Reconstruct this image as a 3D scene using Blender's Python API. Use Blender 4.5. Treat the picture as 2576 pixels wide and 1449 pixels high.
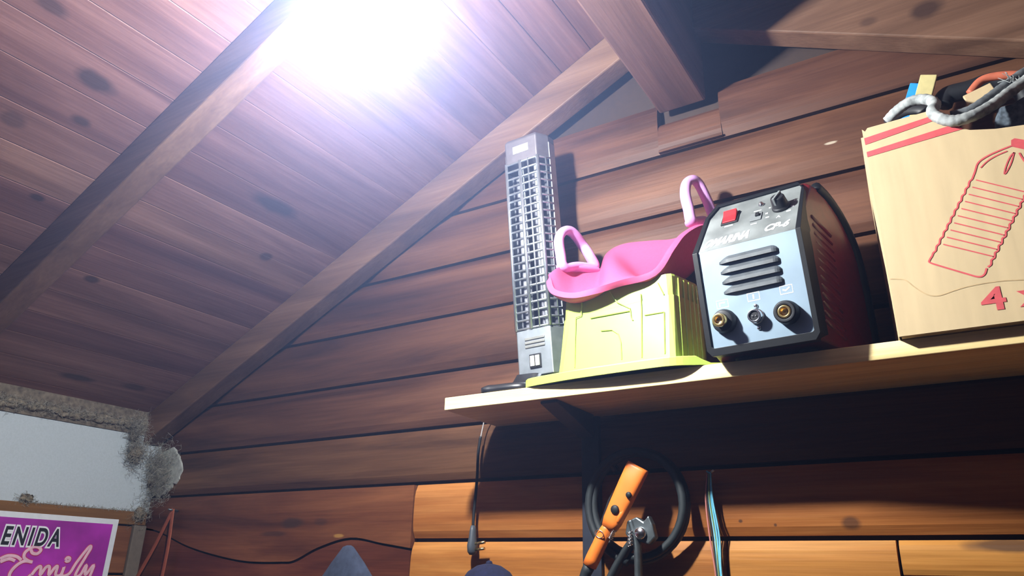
import bpy, bmesh, math, random
from mathutils import Vector, Matrix
for o in list(bpy.data.objects): bpy.data.objects.remove(o)
random.seed(7)
SC = bpy.context.scene
COL = SC.collection
EYE = 1.55          # the camera stands this high above the floor; everything below is laid out from eye level and lifted at the end

# ------------------------------------------------------------------ camera, world, exposure
W, H, F = 2576, 1449, 1846.0
YAW, PIT, ROLL = [math.radians(a) for a in (-32.6, 21.38, 1.35)]
vd = Vector((math.sin(YAW)*math.cos(PIT), math.cos(YAW)*math.cos(PIT), math.sin(PIT)))
vr = Vector((math.cos(YAW), -math.sin(YAW), 0)); vu = vr.cross(vd)
cr, sr = math.cos(ROLL), math.sin(ROLL)
RR, UU, DD = cr*vr+sr*vu, -sr*vr+cr*vu, vd
cam = bpy.data.objects.new('camera', bpy.data.cameras.new('camera')); COL.objects.link(cam)
cam.data.sensor_width = 36; cam.data.lens = F/W*36; cam.data.clip_start = .02
cam.matrix_world = Matrix((( RR.x, UU.x, -DD.x, 0), (RR.y, UU.y, -DD.y, 0), (RR.z, UU.z, -DD.z, 0), (0, 0, 0, 1)))
SC.camera = cam
SC.view_settings.view_transform = 'Standard'; SC.view_settings.look = 'None'
SC.view_settings.gamma = 1; SC.view_settings.use_curve_mapping = False
SC.view_settings.exposure = 0.0
world = bpy.data.worlds.new('world'); SC.world = world; world.use_nodes = True
wt = world.node_tree; wt.nodes['Background'].inputs[0].default_value = (.5, .6, 1, 1); wt.nodes['Background'].inputs[1].default_value = .0
GLARE_HAZE = (.003, .24, .48)          # added scatter, thin everywhere, thickened round the lamp to imitate lens glare
vs = wt.nodes.new('ShaderNodeVolumeScatter'); vs.inputs['Color'].default_value = (.36, .50, 1, 1); 
wt.links.new(vs.outputs[0], wt.nodes['World Output'].inputs['Volume'])
world.cycles.volume_step_size = 4.0; SC.cycles.volume_max_steps = 96; SC.cycles.volume_bounces = 0; SC.cycles.volume_step_rate = 4
SC.cycles.max_bounces = 6; SC.cycles.diffuse_bounces = 3; SC.cycles.glossy_bounces = 3; SC.cycles.adaptive_threshold = .1; SC.cycles.adaptive_min_samples = 16
LAMP = Vector((-.784, .694, .925)); LAMP_POWER = 6000.0; LAMP_COLOR = (.93, .97, 1.0)

hz_p = wt.nodes.new('ShaderNodeNewGeometry'); hz_d = wt.nodes.new('ShaderNodeVectorMath'); hz_d.operation = 'DISTANCE'
wt.links.new(hz_p.outputs['Position'], hz_d.inputs[0]); hz_d.inputs[1].default_value = LAMP+Vector((0, 0, EYE))
def _wm(op, a, b_):
    n = wt.nodes.new('ShaderNodeMath'); n.operation = op
    for i, v in enumerate((a, b_)):
        if hasattr(v, 'is_output'): wt.links.new(v, n.inputs[i])
        else: n.inputs[i].default_value = v
    return n.outputs[0]
hz = _wm('DIVIDE', hz_d.outputs['Value'], GLARE_HAZE[2]); hz = _wm('POWER', hz, 1.5); hz = _wm('POWER', 2.718, _wm('MULTIPLY', hz, -1.0))
wt.links.new(_wm('ADD', _wm('MULTIPLY', hz, GLARE_HAZE[1]), GLARE_HAZE[0]), vs.inputs['Density'])
def ray(x, y): return DD + RR*((x-W/2)/F) - UU*((y-H/2)/F)
def aty(x, y, Y): v = ray(x, y); return v*(Y/v.y)
def atx(x, y, X): v = ray(x, y); return v*(X/v.x)

# ------------------------------------------------------------------ materials
def newmat(name):
    m = bpy.data.materials.new(name); m.use_nodes = True
    return m, m.node_tree, m.node_tree.nodes['Principled BSDF']
def nd(t, typ, **kw):
    n = t.nodes.new(typ)
    for k, v in kw.items():
        if k.startswith('_'): setattr(n, k[1:], v)
        else:
            s = n.inputs[int(k[1:])] if k[0] == 'i' and k[1:].isdigit() else n.inputs[k]
            if hasattr(v, 'is_output'): t.links.new(v, s)
            else: s.default_value = v
    return n
def math_(t, op, a, b=0.0, clamp=False):
    n = t.nodes.new('ShaderNodeMath'); n.operation = op; n.use_clamp = clamp
    for i, v in enumerate((a, b)):
        if hasattr(v, 'is_output'): t.links.new(v, n.inputs[i])
        else: n.inputs[i].default_value = v
    return n.outputs[0]
def mixc(t, fac, a, b, blend='MIX'):
    n = t.nodes.new('ShaderNodeMix'); n.data_type = 'RGBA'; n.blend_type = blend
    for s, v in ((n.inputs[0], fac), (n.inputs[6], a), (n.inputs[7], b)):
        if hasattr(v, 'is_output'): t.links.new(v, s)
        else: s.default_value = v if not isinstance(v, tuple) else (*v, 1)
    return n.outputs[2]
def ramp(t, fac, stops):
    n = t.nodes.new('ShaderNodeValToRGB'); e = n.color_ramp.elements
    while len(e) < len(stops): e.new(.5)
    for el, (p, c) in zip(e, stops): el.position = p; el.color = (*c, 1)
    t.links.new(fac, n.inputs[0]); return n.outputs[0]
def plain(name, col, rough=.5, metal=0.0, var=.12, scale=60, bump=0.0, coat=0.0, stretch=(1, 1, 1), spec=.5):
    m, t, b = newmat(name)
    tc = nd(t, 'ShaderNodeTexCoord'); mp = nd(t, 'ShaderNodeMapping', Vector=tc.outputs['Object'], Scale=stretch)
    n = nd(t, 'ShaderNodeTexNoise', Vector=mp.outputs[0], Scale=scale, Detail=4.0)
    lo = tuple(max(0, c*(1-var)) for c in col); hi = tuple(min(1, c*(1+var)) for c in col)
    t.links.new(ramp(t, n.outputs['Fac'], [(.3, lo), (.7, hi)]), b.inputs['Base Color'])
    b.inputs['Roughness'].default_value = rough; b.inputs['Metallic'].default_value = metal
    b.inputs['Coat Weight'].default_value = coat; b.inputs['Specular IOR Level'].default_value = spec
    if bump:
        bp = nd(t, 'ShaderNodeBump', Strength=bump, Distance=.002, Height=n.outputs['Fac']); t.links.new(bp.outputs[0], b.inputs['Normal'])
    return m
def wood(name, dark, mid, light, axis='x', rough=.5, knots=(), island=.35, rings=1.0, seed=0.0, spots=(), spec=.22):
    """long grain along one axis, finer streaks, a tint of its own for every board, and knots where the place has them"""
    m, t, b = newmat(name)
    co = nd(t, 'ShaderNodeTexCoord').outputs['Object']
    geo = nd(t, 'ShaderNodeNewGeometry'); rnd = geo.outputs['Random Per Island']
    off = nd(t, 'ShaderNodeCombineXYZ', X=math_(t, 'MULTIPLY', rnd, 37.0), Y=math_(t, 'MULTIPLY', rnd, 11.0), Z=seed)
    sh = nd(t, 'ShaderNodeVectorMath', _operation='ADD', i0=co, i1=off.outputs[0]).outputs[0]
    a = {'x': (1.1, 13, 13), 'y': (13, 1.1, 13)}[axis]; f = {'x': (5, 170, 170), 'y': (170, 5, 170)}[axis]
    m1 = nd(t, 'ShaderNodeMapping', Vector=sh, Scale=a); m2 = nd(t, 'ShaderNodeMapping', Vector=sh, Scale=f)
    n1 = nd(t, 'ShaderNodeTexNoise', Vector=m1.outputs[0], Scale=1.0, Detail=5.0, Roughness=.6, Distortion=.6*rings)
    n2 = nd(t, 'ShaderNodeTexNoise', Vector=m2.outputs[0], Scale=1.0, Detail=3.0)
    c = ramp(t, n1.outputs['Fac'], [(.33, dark), (.5, mid), (.67, light)])
    v = math_(t, 'ADD', math_(t, 'MULTIPLY', n2.outputs['Fac'], .5), .75)
    v = math_(t, 'MULTIPLY', v, math_(t, 'ADD', math_(t, 'MULTIPLY', rnd, island), 1-island/2))
    c = nd(t, 'ShaderNodeHueSaturation', Color=c, Value=v, Hue=math_(t, 'ADD', math_(t, 'MULTIPLY', rnd, .016), .492)).outputs[0]
    wob = nd(t, 'ShaderNodeTexNoise', Vector=co, Scale=14.0, Detail=2.0)
    for (p, r, s) in knots:
        d = nd(t, 'ShaderNodeVectorMath', _operation='SUBTRACT', i0=co, i1=p).outputs[0]
        d = nd(t, 'ShaderNodeVectorMath', _operation='DIVIDE', i0=d, i1=r).outputs[0]
        l = nd(t, 'ShaderNodeVectorMath', _operation='LENGTH', i0=d).outputs['Value']
        l = math_(t, 'ADD', l, math_(t, 'MULTIPLY', math_(t, 'SUBTRACT', wob.outputs['Fac'], .5), .9))
        k = nd(t, 'ShaderNodeMapRange', Value=l, i1=.55, i2=1.05, i3=s, i4=0.0).outputs[0]
        c = mixc(t, k, c, (.035, .018, .014))
    for (p, r, colr) in spots:
        d = nd(t, 'ShaderNodeVectorMath', _operation='SUBTRACT', i0=co, i1=p).outputs[0]
        d = nd(t, 'ShaderNodeVectorMath', _operation='DIVIDE', i0=d, i1=r).outputs[0]
        l = nd(t, 'ShaderNodeVectorMath', _operation='LENGTH', i0=d).outputs['Value']
        l = math_(t, 'ADD', l, math_(t, 'MULTIPLY', math_(t, 'SUBTRACT', n2.outputs['Fac'], .5), 1.0))
        k = nd(t, 'ShaderNodeMapRange', Value=l, i1=.6, i2=1.0, i3=.8, i4=0.0).outputs[0]
        c = mixc(t, k, c, colr)
    t.links.new(c, b.inputs['Base Color'])
    b.inputs['Roughness'].default_value = rough; b.inputs['Specular IOR Level'].default_value = spec
    bp = nd(t, 'ShaderNodeBump', Strength=.25, Distance=.002, Height=n2.outputs['Fac']); t.links.new(bp.outputs[0], b.inputs['Normal'])
    return m

# ------------------------------------------------------------------ geometry helpers
def link(name, bm, mat, parent=None, smooth=False, bevel=0.0, label=None, seg=2):
    me = bpy.data.meshes.new(name)
    bmesh.ops.recalc_face_normals(bm, faces=bm.faces); bm.to_mesh(me); bm.free()
    o = bpy.data.objects.new(name, me); COL.objects.link(o)
    for m in (mat if isinstance(mat, (list, tuple)) else [mat]): me.materials.append(m)
    if smooth:
        for p in me.polygons: p.use_smooth = True
    if bevel:
        bv = o.modifiers.new('soft', 'BEVEL'); bv.width = bevel; bv.segments = seg; bv.limit_method = 'ANGLE'; bv.angle_limit = math.radians(35)
    if parent: o.parent = parent
    if label: o['label'] = label
    return o
def tag(o, label, cat, group=None, kind=None):
    o['label'] = label; o['category'] = cat
    if group: o['group'] = group
    if kind: o['kind'] = kind
    return o
def struct(o, label=None):
    o['kind'] = 'structure'
    if label: o['label'] = label
    return o
def thing(name, label, cat, loc, rot=(0, 0, 0), group=None):
    o = bpy.data.objects.new(name, None); COL.objects.link(o); o.location = loc; o.rotation_euler = rot; o.empty_display_size = .03
    return tag(o, label, cat, group)
def box(bm, x0, x1, y0, y1, z0, z1, M=None):
    vs_ = [bm.verts.new((x, y, z)) for x in (x0, x1) for y in (y0, y1) for z in (z0, z1)]
    for f in ((0, 1, 3, 2), (4, 6, 7, 5), (0, 4, 5, 1), (2, 3, 7, 6), (0, 2, 6, 4), (1, 5, 7, 3)): bm.faces.new([vs_[i] for i in f])
    if M: bmesh.ops.transform(bm, matrix=M, verts=vs_)
    return vs_
def BX(*a, M=None): bm = bmesh.new(); box(bm, *a, M=M); return bm
def prism(bm, pts, d):
    """polygon of 3D points pushed along d"""
    a = [bm.verts.new(p) for p in pts]; b_ = [bm.verts.new(Vector(p)+Vector(d)) for p in pts]; n = len(pts)
    bm.faces.new(a); bm.faces.new(b_[::-1])
    for i in range(n): bm.faces.new((a[i], b_[i], b_[(i+1) % n], a[(i+1) % n]))
    return a+b_
def loft(bm, rings, close_u=True, cap0=True, cap1=True):
    R = [[bm.verts.new(p) for p in r] for r in rings]; n = len(R[0])
    for a, b_ in zip(R, R[1:]):
        for i in range(n if close_u else n-1):
            bm.faces.new((a[i], a[(i+1) % n], b_[(i+1) % n], b_[i]))
    if cap0: bm.faces.new(R[0][::-1])
    if cap1: bm.faces.new(R[-1])
    return R
def spline(pts, n=8, closed=False):
    P = [Vector(p) for p in pts]; out = []; N = len(P)
    for i in range(N if closed else N-1):
        g = (lambda k: P[k % N]) if closed else (lambda k: P[max(0, min(N-1, k))])
        a, b_, c, d = g(i-1), g(i), g(i+1), g(i+2)
        for k in range(n):
            s = k/n
            out.append(.5*((2*b_)+(c-a)*s+(2*a-5*b_+4*c-d)*s*s+(3*b_-a-3*c+d)*s**3))
    if not closed: out.append(P[-1])
    return out
def tube(bm, pts, r, n=10, closed=False, flat=1.0, up=None):
    """round (or flattened) bar along points; r may be a number or one per point"""
    P = [Vector(p) for p in pts]; N = len(P); rings = []; pv = None
    for i, p in enumerate(P):
        a = P[(i-1) % N] if closed or i > 0 else p; b_ = P[(i+1) % N] if closed or i < N-1 else p
        d = (b_-a).normalized()
        if pv is None:
            ref = Vector(up) if up else (Vector((0, 0, 1)) if abs(d.z) < .9 else Vector((1, 0, 0)))
            pv = ref.cross(d).normalized()
        else: pv = (pv-d*pv.dot(d)).normalized()
        q = d.cross(pv); rr = r[i] if isinstance(r, (list, tuple)) else r
        rings.append([p+pv*(rr*math.cos(2*math.pi*k/n))+q*(rr*flat*math.sin(2*math.pi*k/n)) for k in range(n)])
    if closed: rings.append(rings[0])
    loft(bm, rings, True, not closed, not closed)
    if closed: bmesh.ops.remove_doubles(bm, verts=bm.verts, dist=1e-6)
def TB(pts, r, **k): bm = bmesh.new(); tube(bm, pts, r, **k); return bm
def lathe(bm, prof, n=32, M=None, cap=True):
    """(radius, height) profile around z, then moved by M"""
    M = M or Matrix()
    loft(bm, [[M @ Vector((r*math.cos(2*math.pi*k/n), r*math.sin(2*math.pi*k/n), z)) for k in range(n)] for r, z in prof], True, cap, cap)
def LT(prof, **k): bm = bmesh.new(); lathe(bm, prof, **k); return bm
def ribbon(bm, pts, w, nrm, closed=False):
    """flat printed stroke lying on a surface of normal nrm"""
    P = [Vector(p) for p in pts]; nrm = Vector(nrm); N = len(P); L = []
    for i, p in enumerate(P):
        a = P[(i-1) % N] if closed or i > 0 else p; b_ = P[(i+1) % N] if closed or i < N-1 else p
        s = (b_-a).normalized().cross(nrm).normalized()*w/2
        L.append((bm.verts.new(p+s), bm.verts.new(p-s)))
    for i in range(N if closed else N-1):
        a, b_ = L[i], L[(i+1) % N]; bm.faces.new((a[0], b_[0], b_[1], a[1]))
LASTK = [1.0]
def text(body, size, mat, parent, loc, rot, name='lettering', shear=0.0, bold=0.0, width=None, depth=.0002, space=1.0, align='LEFT'):
    cu = bpy.data.curves.new(name, 'FONT'); cu.body = body; cu.size = size; cu.shear = shear; cu.offset = bold; cu.extrude = depth
    cu.space_character = space; cu.align_x = align
    o = bpy.data.objects.new(name, cu); COL.objects.link(o); cu.materials.append(mat)
    o.parent = parent; o.location = loc; o.rotation_euler = rot
    bpy.context.view_layer.update(); k = width/max(1e-6, o.dimensions.x) if width else 1
    if width == -1: k = LASTK[0]
    LASTK[0] = k
    me = bpy.data.meshes.new_from_object(o.evaluated_get(bpy.context.evaluated_depsgraph_get())); me.transform(Matrix.Diagonal((k, 1, 1, 1)))
    bpy.data.objects.remove(o); o = bpy.data.objects.new(name, me); COL.objects.link(o); o.parent = parent; o.location = loc; o.rotation_euler = rot
    return o
RX90 = (math.pi/2, 0, 0)

# ------------------------------------------------------------------ the room
XL, YW = -2.365, 1.5           # left wall, back wall
SL = .487                      # slope of the roof
XR = -.472                     # ridge
XRW = 1.42                     # right wall
def zc(x): return .484+SL*(XR-XL) - SL*abs(x-XR)      # underside of the roof boards
wall_knots = [((-1.674, 1.5, .124), (.05, .05, .016), .8), ((-1.055, 1.5, .511), (.022, .03, .012), .8), ((-1.348, 1.5, .492), (.02, .03, .01), .5),
              ((-.222, 1.5, .102), (.018, .03, .014), .7), ((.013, 1.5, .064), (.07, .03, .014), .8), ((-.42, 1.5, .108), (.005, .02, .004), .8), ((-.355, 1.5, .10), (.004, .02, .004), .8),
              ((-1.75, 1.5, .095), (.06, .03, .008), .6), ((-1.56, 1.5, .125), (.03, .03, .012), .5)]
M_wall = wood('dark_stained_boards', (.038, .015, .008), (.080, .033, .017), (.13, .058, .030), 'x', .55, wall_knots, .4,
              spots=[((-.156, 1.5, .879), (.014, .03, .0035), (.42, .36, .28)), ((-1.16, 1.5, .085), (.016, .03, .012), (.55, .5, .45)), ((-1.49, 1.5, .088), (.03, .03, .006), (.75, .45, .15))])  # the last, yellow spot is a painted highlight
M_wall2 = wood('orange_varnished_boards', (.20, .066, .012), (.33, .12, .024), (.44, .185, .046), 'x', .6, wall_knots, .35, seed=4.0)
M_wall3 = wood('red_stained_boards', (.045, .012, .007), (.10, .028, .013), (.17, .055, .024), 'x', .45, wall_knots, .3, seed=7.0, spots=[((-1.49, 1.5, .088), (.022, .03, .005), (.36, .19, .05))])  # yellow spot paints a highlight onto the live edge
ceil_knots = [((-1.429, .602, .941), (.024, .05, .03), .85), ((-1.49, 1.136, .911), (.028, .085, .03), .85), ((-1.523, .636, .895), (.014, .026, .02), .8),
              ((-1.741, .681, .788), (.012, .02, .02), .85), ((-1.912, .926, .705), (.013, .022, .02), .8), ((-2.274, 1.123, .529), (.016, .06, .02), .8),
              ((-1.34, .456, .984), (.018, .035, .03), .7), ((-1.64, 1.25, .838), (.016, .02, .02), .7), ((-1.589, .534, .863), (.02, .03, .02), .5), ((-2.26, 1.30, .535), (.015, .05, .02), .6)]
M_ceil = wood('roof_boards_pine', (.11, .048, .037), (.17, .080, .064), (.24, .122, .10), 'y', .5, ceil_knots, .3, seed=3.0)
M_raft = wood('rafter_pine', (.085, .042, .026), (.13, .066, .042), (.175, .095, .062), 'x', .55, [((.063, 1.43, 1.086), (.033, .05, .026), .85), ((-.04, 1.43, 1.10), (.02, .04, .014), .5)], .2, seed=9.0)
M_ridge = wood('ridge_beam_pine', (.07, .035, .026), (.11, .055, .042), (.15, .08, .06), 'y', .55, (), .2, seed=5.0)
M_dark = plain('dark_backing_timber', (.035, .018, .012), .8)
M_white = plain('white_insulation_panel', (.44, .50, .55), .8, var=.05, scale=220)
M_floor = plain('concrete_floor', (.05, .045, .04), .85, scale=8)
M_trim = wood('brown_batten', (.10, .045, .016), (.17, .08, .028), (.24, .12, .045), 'y', .6, (), .2)
M_shelf = wood('pale_pine_shelf', (.66, .48, .22), (.78, .60, .30), (.86, .70, .40), 'x', .5, (), .05, seed=2.0)

def plank(bm, z0, z1, x0, x1, face=YW, depth=.03, roof=False, mi=0):
    """one log-siding board: rounded face, tapering back into a groove at both edges"""
    prof = []; n = 8; e = .011; g = .0045
    for k in range(n+1):
        s = k/n; z = z0+g+(z1-z0-2*g)*s
        prof.append((face+e*abs(2*s-1)**4, z))
    prof = [(face+depth, z0+g)]+prof+[(face+depth, z1-g)]
    L = []; R_ = []
    for (y, z) in prof:
        a, b_ = x0, x1
        if roof:
            a = max(a, XL+(z-.484)/SL-.03); b_ = min(b_, 2*XR-XL-(z-.484)/SL+.03)
        L.append((a, y, z)); R_.append((b_, y, z))
    nf = len(bm.faces); loft(bm, [L, R_]); bm.faces.ensure_lookup_table()
    for f in bm.faces[nf:]: f.material_index = mi
bm = bmesh.new()
rows = [-1.55+.148*k for k in range(10)]+[-.072, .0765, .2145, .354, .5025, .66, .81, .97, 1.12]
for z0, z1 in zip(rows, rows[1:]):
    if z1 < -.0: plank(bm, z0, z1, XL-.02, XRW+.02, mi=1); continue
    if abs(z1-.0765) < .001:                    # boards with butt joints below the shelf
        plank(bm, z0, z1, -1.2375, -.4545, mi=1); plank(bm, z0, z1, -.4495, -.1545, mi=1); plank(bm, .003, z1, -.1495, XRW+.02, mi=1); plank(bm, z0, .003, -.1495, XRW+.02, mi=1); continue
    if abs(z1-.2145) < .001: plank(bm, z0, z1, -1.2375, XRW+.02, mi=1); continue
    if z1 > 1.1:                                # topmost board, notched around the ridge beam
        plank(bm, z0, z1, -2.2, -.54, roof=True)
        prism(bm, [(-.541, YW, .975), (-.383, YW, .975), (-.383, YW, .98), (-.541, YW, .98)], (0, .03, 0))
        plank(bm, z0, z1, -.385, 1.0, roof=True); plank(bm, z0, 1.062, -.541, -.384); continue
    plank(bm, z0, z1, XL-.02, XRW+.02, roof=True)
# the wide live-edged pair of boards at the left: wavy joint between them
wav = [(XL, .115), (-2.285, .103), (-2.13, .06), (-1.979, .033), (-1.842, .018), (-1.70, .018), (-1.647, .023), (-1.561, .056), (-1.448, .080), (-1.335, .066), (-1.2425, .054)]
wp = spline([(x, YW, z) for x, z in wav], 5)
nf_ = len(bm.faces); up = [(-1.2425, YW, .210), (XL-.02, YW, .210)]
prism(bm, [(p.x, YW+.001, p.z+.0035) for p in wp]+[(x, YW+.001, z) for x, y, z in up], (0, .03, 0))
prism(bm, [(p.x, YW+.004, p.z-.0025) for p in wp]+[(-1.2425, YW+.004, -.072), (XL-.02, YW+.004, -.072)], (0, .03, 0))
bm.faces.ensure_lookup_table()
for f in bm.faces[nf_:]: f.material_index = 2
wall_back = struct(link('wall_back', bm, [M_wall, M_wall2, M_wall3]))
bk = bmesh.new(); prism(bk, [(XL, YW+.031, -1.55), (XRW, YW+.031, -1.55), (XRW, YW+.031, .484), (XR, YW+.031, zc(XR)), (XL, YW+.031, .484)], (0, .02, 0))
link('backing', bk, M_dark, wall_back)

bm = bmesh.new()                                   # roof boards on both slopes
W_B = .0865; yb0, yb1 = -2.2, YW+.06
for side in (1, -1):
    x = XL-.02 + (W_B - ((XL-.02+1.898) % W_B)) % W_B - W_B
    k = 0
    while x < XR:
        a, b_ = x+.0006, x+W_B-.0006
        P = [(a, zc(a)+.0012), (a+.0010, zc(a+.0010)), (b_-.0010, zc(b_-.0010)), (b_, zc(b_)+.0012), (b_, zc(b_)+.02), (a, zc(a)+.02)]
        if b_ < XR+.05:
            loft(bm, [[((px if side > 0 else 2*XR-px), yy, pz) for px, pz in P] for yy in (yb0, yb1)])
        x += W_B; k += 1
struct(link('ceiling', bm, M_ceil))
def rafter(y0, y1, side, name, hv=.105):
    f = lambda x: x if side > 0 else 2*XR-x
    bm = bmesh.new(); xa, xb = XL+.004, XR-.06
    pts = [(xa, zc(xa)-hv), (xb, zc(xb)-hv), (xb, zc(xb)-.001), (xa, zc(xa)-.001)]
    prism(bm, [(f(px), y0, pz) for px, pz in pts], (0, y1-y0, 0))
    return struct(link(name, bm, M_raft, bevel=.004))
r1 = rafter(1.43, 1.492, 1, 'ceiling_beam'); r2 = rafter(.745, .805, 1, 'ceiling_beam'); r3 = rafter(1.43, 1.492, -1, 'ceiling_beam', .13)
for y in (.06, -.63, -1.3): rafter(y, y+.06, 1, 'ceiling_beam'); 
for y in (.745, .06, -.63, -1.3): rafter(y, y+.06, -1, 'ceiling_beam')
struct(link('ridge_beam', BX(-.531, -.412, -2.19, 1.497, 1.08, zc(-.531)+.0), M_ridge, bevel=.006))
# left wall: planked below, white panel above
bm = bmesh.new(); box(bm, XL-.05, XL, -2.2, YW+.05, .1655, .408)
wl = struct(link('wall_left', bm, M_white))
bm = bmesh.new()
for k in range(12):
    z1 = .124-.148*k; z0 = max(-1.55, z1-.148)
    if z1 > -1.54: box(bm, XL-.04, XL-.004, -2.2, YW, z0+.003, z1-.003)
M_lw = wood('left_wall_boards', (.10, .035, .018), (.17, .065, .03), (.24, .10, .045), 'y', .5, (), .3, seed=6.0)
link('cladding', bm, M_lw, wl, bevel=.004); link('backing', BX(XL-.06, XL-.041, -2.2, YW, -1.55, .16), M_dark, wl)
struct(link('trim_3', BX(XL-.05, XL+.004, -2.2, YW-.002, .409, .50), plain('dusty_eave_board', (.13, .105, .08), .95, var=.5, scale=70, bump=.6)), 'dusty eave board over the white panel')
struct(link('trim_1', BX(XL-.03, XL+.006, -2.2, YW-.004, .125, .166), M_trim, bevel=.003), 'brown batten along the foot of the white panel')
struct(link('trim_2', BX(XL-.003, XL+.012, 1.455, YW-.002, -1.55, .124), plain('grey_brown_post', (.13, .105, .085), .8), bevel=.003), 'narrow grey corner post in the corner beside the sign')
struct(link('floor', BX(XL-.05, XRW+.05, -2.25, YW+.05, -1.60, -1.55), M_floor))
M_old = wood('old_dark_boards', (.03, .015, .01), (.05, .024, .014), (.075, .035, .02), 'y', .7, (), .3, seed=8.0)
struct(link('wall_right', BX(XRW, XRW+.05, -2.2, YW+.05, -1.55, .50), M_old))
bm = bmesh.new(); prism(bm, [(XL, -2.2, -1.55), (XRW, -2.2, -1.55), (XRW, -2.2, .484), (XR, -2.2, zc(XR)), (XL, -2.2, .484)], (0, -.04, 0))
struct(link('wall_front', bm, M_old))

# ------------------------------------------------------------------ the lamp
M_bulb, t, b = newmat('lit_bulb_glass')
b.inputs['Base Color'].default_value = (.9, .9, .9, 1); b.inputs['Emission Color'].default_value = (*LAMP_COLOR, 1); 
ax = Vector((.50, .15, -.85)).normalized()                       # the way the bulb points
tcb = nd(t, 'ShaderNodeTexCoord'); nrm_ = nd(t, 'ShaderNodeVectorMath', _operation='NORMALIZE', i0=tcb.outputs['Object']).outputs[0]
dt = nd(t, 'ShaderNodeVectorMath', _operation='DOT_PRODUCT', i0=nrm_, i1=tuple(ax)).outputs['Value']
es = math_(t, 'ADD', math_(t, 'MULTIPLY', math_(t, 'POWER', math_(t, 'MAXIMUM', dt, 0.0), 2.0), LAMP_POWER*.65), LAMP_POWER*.35)
t.links.new(es, b.inputs['Emission Strength'])
M_wplastic = plain('white_plastic', (.75, .75, .72), .35); M_black = plain('black_plastic', (.012, .012, .014), .4)
lamp = thing('light_bulb', 'bare glowing white bulb hanging from the roof on a short cord', 'light bulb', LAMP)
MQ = Vector((0, 0, -1)).rotation_difference(ax).to_matrix().to_4x4()
prof = [(.0005, -.033)]+[(.033*math.sin(a), -.033*math.cos(a)) for a in [math.radians(d) for d in range(12, 132, 10)]]
link('bulb_glass', LT(prof, n=18, M=MQ, cap=True), M_bulb, lamp, True)
link('bulb_collar', LT([(.0255, .021), (.0245, .028), (.019, .05), (.0135, .062), (.0135, .07)], M=MQ), M_wplastic, lamp, True)
link('lamp_socket', LT([(.019, .066), (.021, .07), (.021, .105), (.012, .118), (.006, .122)], M=MQ), M_black, lamp, True)
s = MQ @ Vector((0, 0, .12)); topz = zc(LAMP.x-.02)-LAMP.z
link('lamp_cord', TB(spline([s, s+Vector((-.02, -.01, .03)), (-.05, -.02, .24), (-.02, 0, topz)], 8), .003), M_black, lamp, True)

# ------------------------------------------------------------------ shelf and bracket
SZ, SY = .366, 1.285
shelf = tag(link('wall_shelf', BX(-.993, 1.15, SY, YW-.001, SZ-.028, SZ), M_shelf, bevel=.0015), 'long pale pine plank shelf fixed to the board wall', 'shelf')
M_navy = plain('dark_blue_painted_steel', (.016, .02, .034), .5)
br = thing('shelf_bracket', 'dark blue steel bracket beside the cable coil under the shelf', 'bracket', (-.735, 1.499, SZ-.0282))
link('upright', BX(-.022, .022, -.012, 0, -.62, 0), M_navy, br, bevel=.002)
bm = bmesh.new(); prism(bm, [(-.02, -.03, -.0005), (-.02, -.20, -.0005), (-.02, -.20, -.006), (-.02, -.03, -.05)], (.04, 0, 0)); link('arm', bm, M_navy, br, bevel=.002)


# ------------------------------------------------------------------ space heater
M_chrome = plain('scratched_chrome', (.40, .44, .48), .36, .8, .15, 40); M_grill = plain('chromed_wire', (.42, .45, .49), .34, .85, .12, 90)
M_quartz = plain('quartz_tube', (.38, .40, .43), .3); M_label = plain('warning_label', (.34, .35, .38), .5)
M_inside = plain('dark_reflector', (.10, .10, .12), .5, .6)  # reflector metal in an even dark grey
th = math.radians(5.6)
ht = thing('space_heater', 'tall slim chrome quartz heater with wire grille standing on the shelf', 'heater', (-.8171, 1.39, SZ))
def RH(bm): bmesh.ops.transform(bm, matrix=Matrix.Translation((0, 0, .052)) @ Matrix.Rotation(math.radians(-2), 4, 'Y') @ Matrix.Rotation(th, 4, 'X'), verts=bm.verts); return bm
HH = .590
outer = [(-.064, .030), (-.064, .058), (-.045, .078), (.045, .078), (.064, .058), (.064, .030)]
inner = [(.061, .030), (.061, .055), (.043, .074), (-.043, .074), (-.061, .055), (-.061, .030)]
bm = bmesh.new(); prism(bm, [(x, y, .004) for x, y in outer+inner], (0, 0, HH-.008)); link('housing', RH(bm), M_chrome, ht, bevel=.001)
bm = bmesh.new(); prism(bm, [(x*.95, y-.001 if y > .03 else .032, .075) for x, y in outer[1:-1]][::1]+[(.058, .052, .075), (.02, .060, .075), (0, .05, .075), (-.02, .060, .075), (-.058, .052, .075)], (0, 0, HH-.14)); link('reflector', RH(bm), M_inside, ht)
# guard: flat front, slanted sides, square mesh of wires
bm = bmesh.new(); fx = .0445; gz0, gz1 = .115, HH-.05; nrow = 21
sec = [(-.063, .030), (-fx, 0), (fx, 0), (.063, .030)]
for i in range(nrow+1):
    z = gz0+(gz1-gz0)*i/nrow; tube(bm, [(x, y, z) for x, y in sec], .0028, n=6)
for x, y, r in ((-.057, .020, .002), (-fx, 0, .0042), (-.004, -.001, .0046), (.018, -.001, .0024), (fx, 0, .0046), (.057, .020, .002)): tube(bm, [(x, y, gz0-.003), (x, y, gz1+.003)], r, n=6)
link('wire_guard', RH(bm), M_grill, ht, True)
for x in (-.022, .022): link('quartz_tube', RH(TB([(x, .034, .085), (x, .034, HH-.055)], .0075, n=14)), M_quartz, ht, True)
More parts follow.
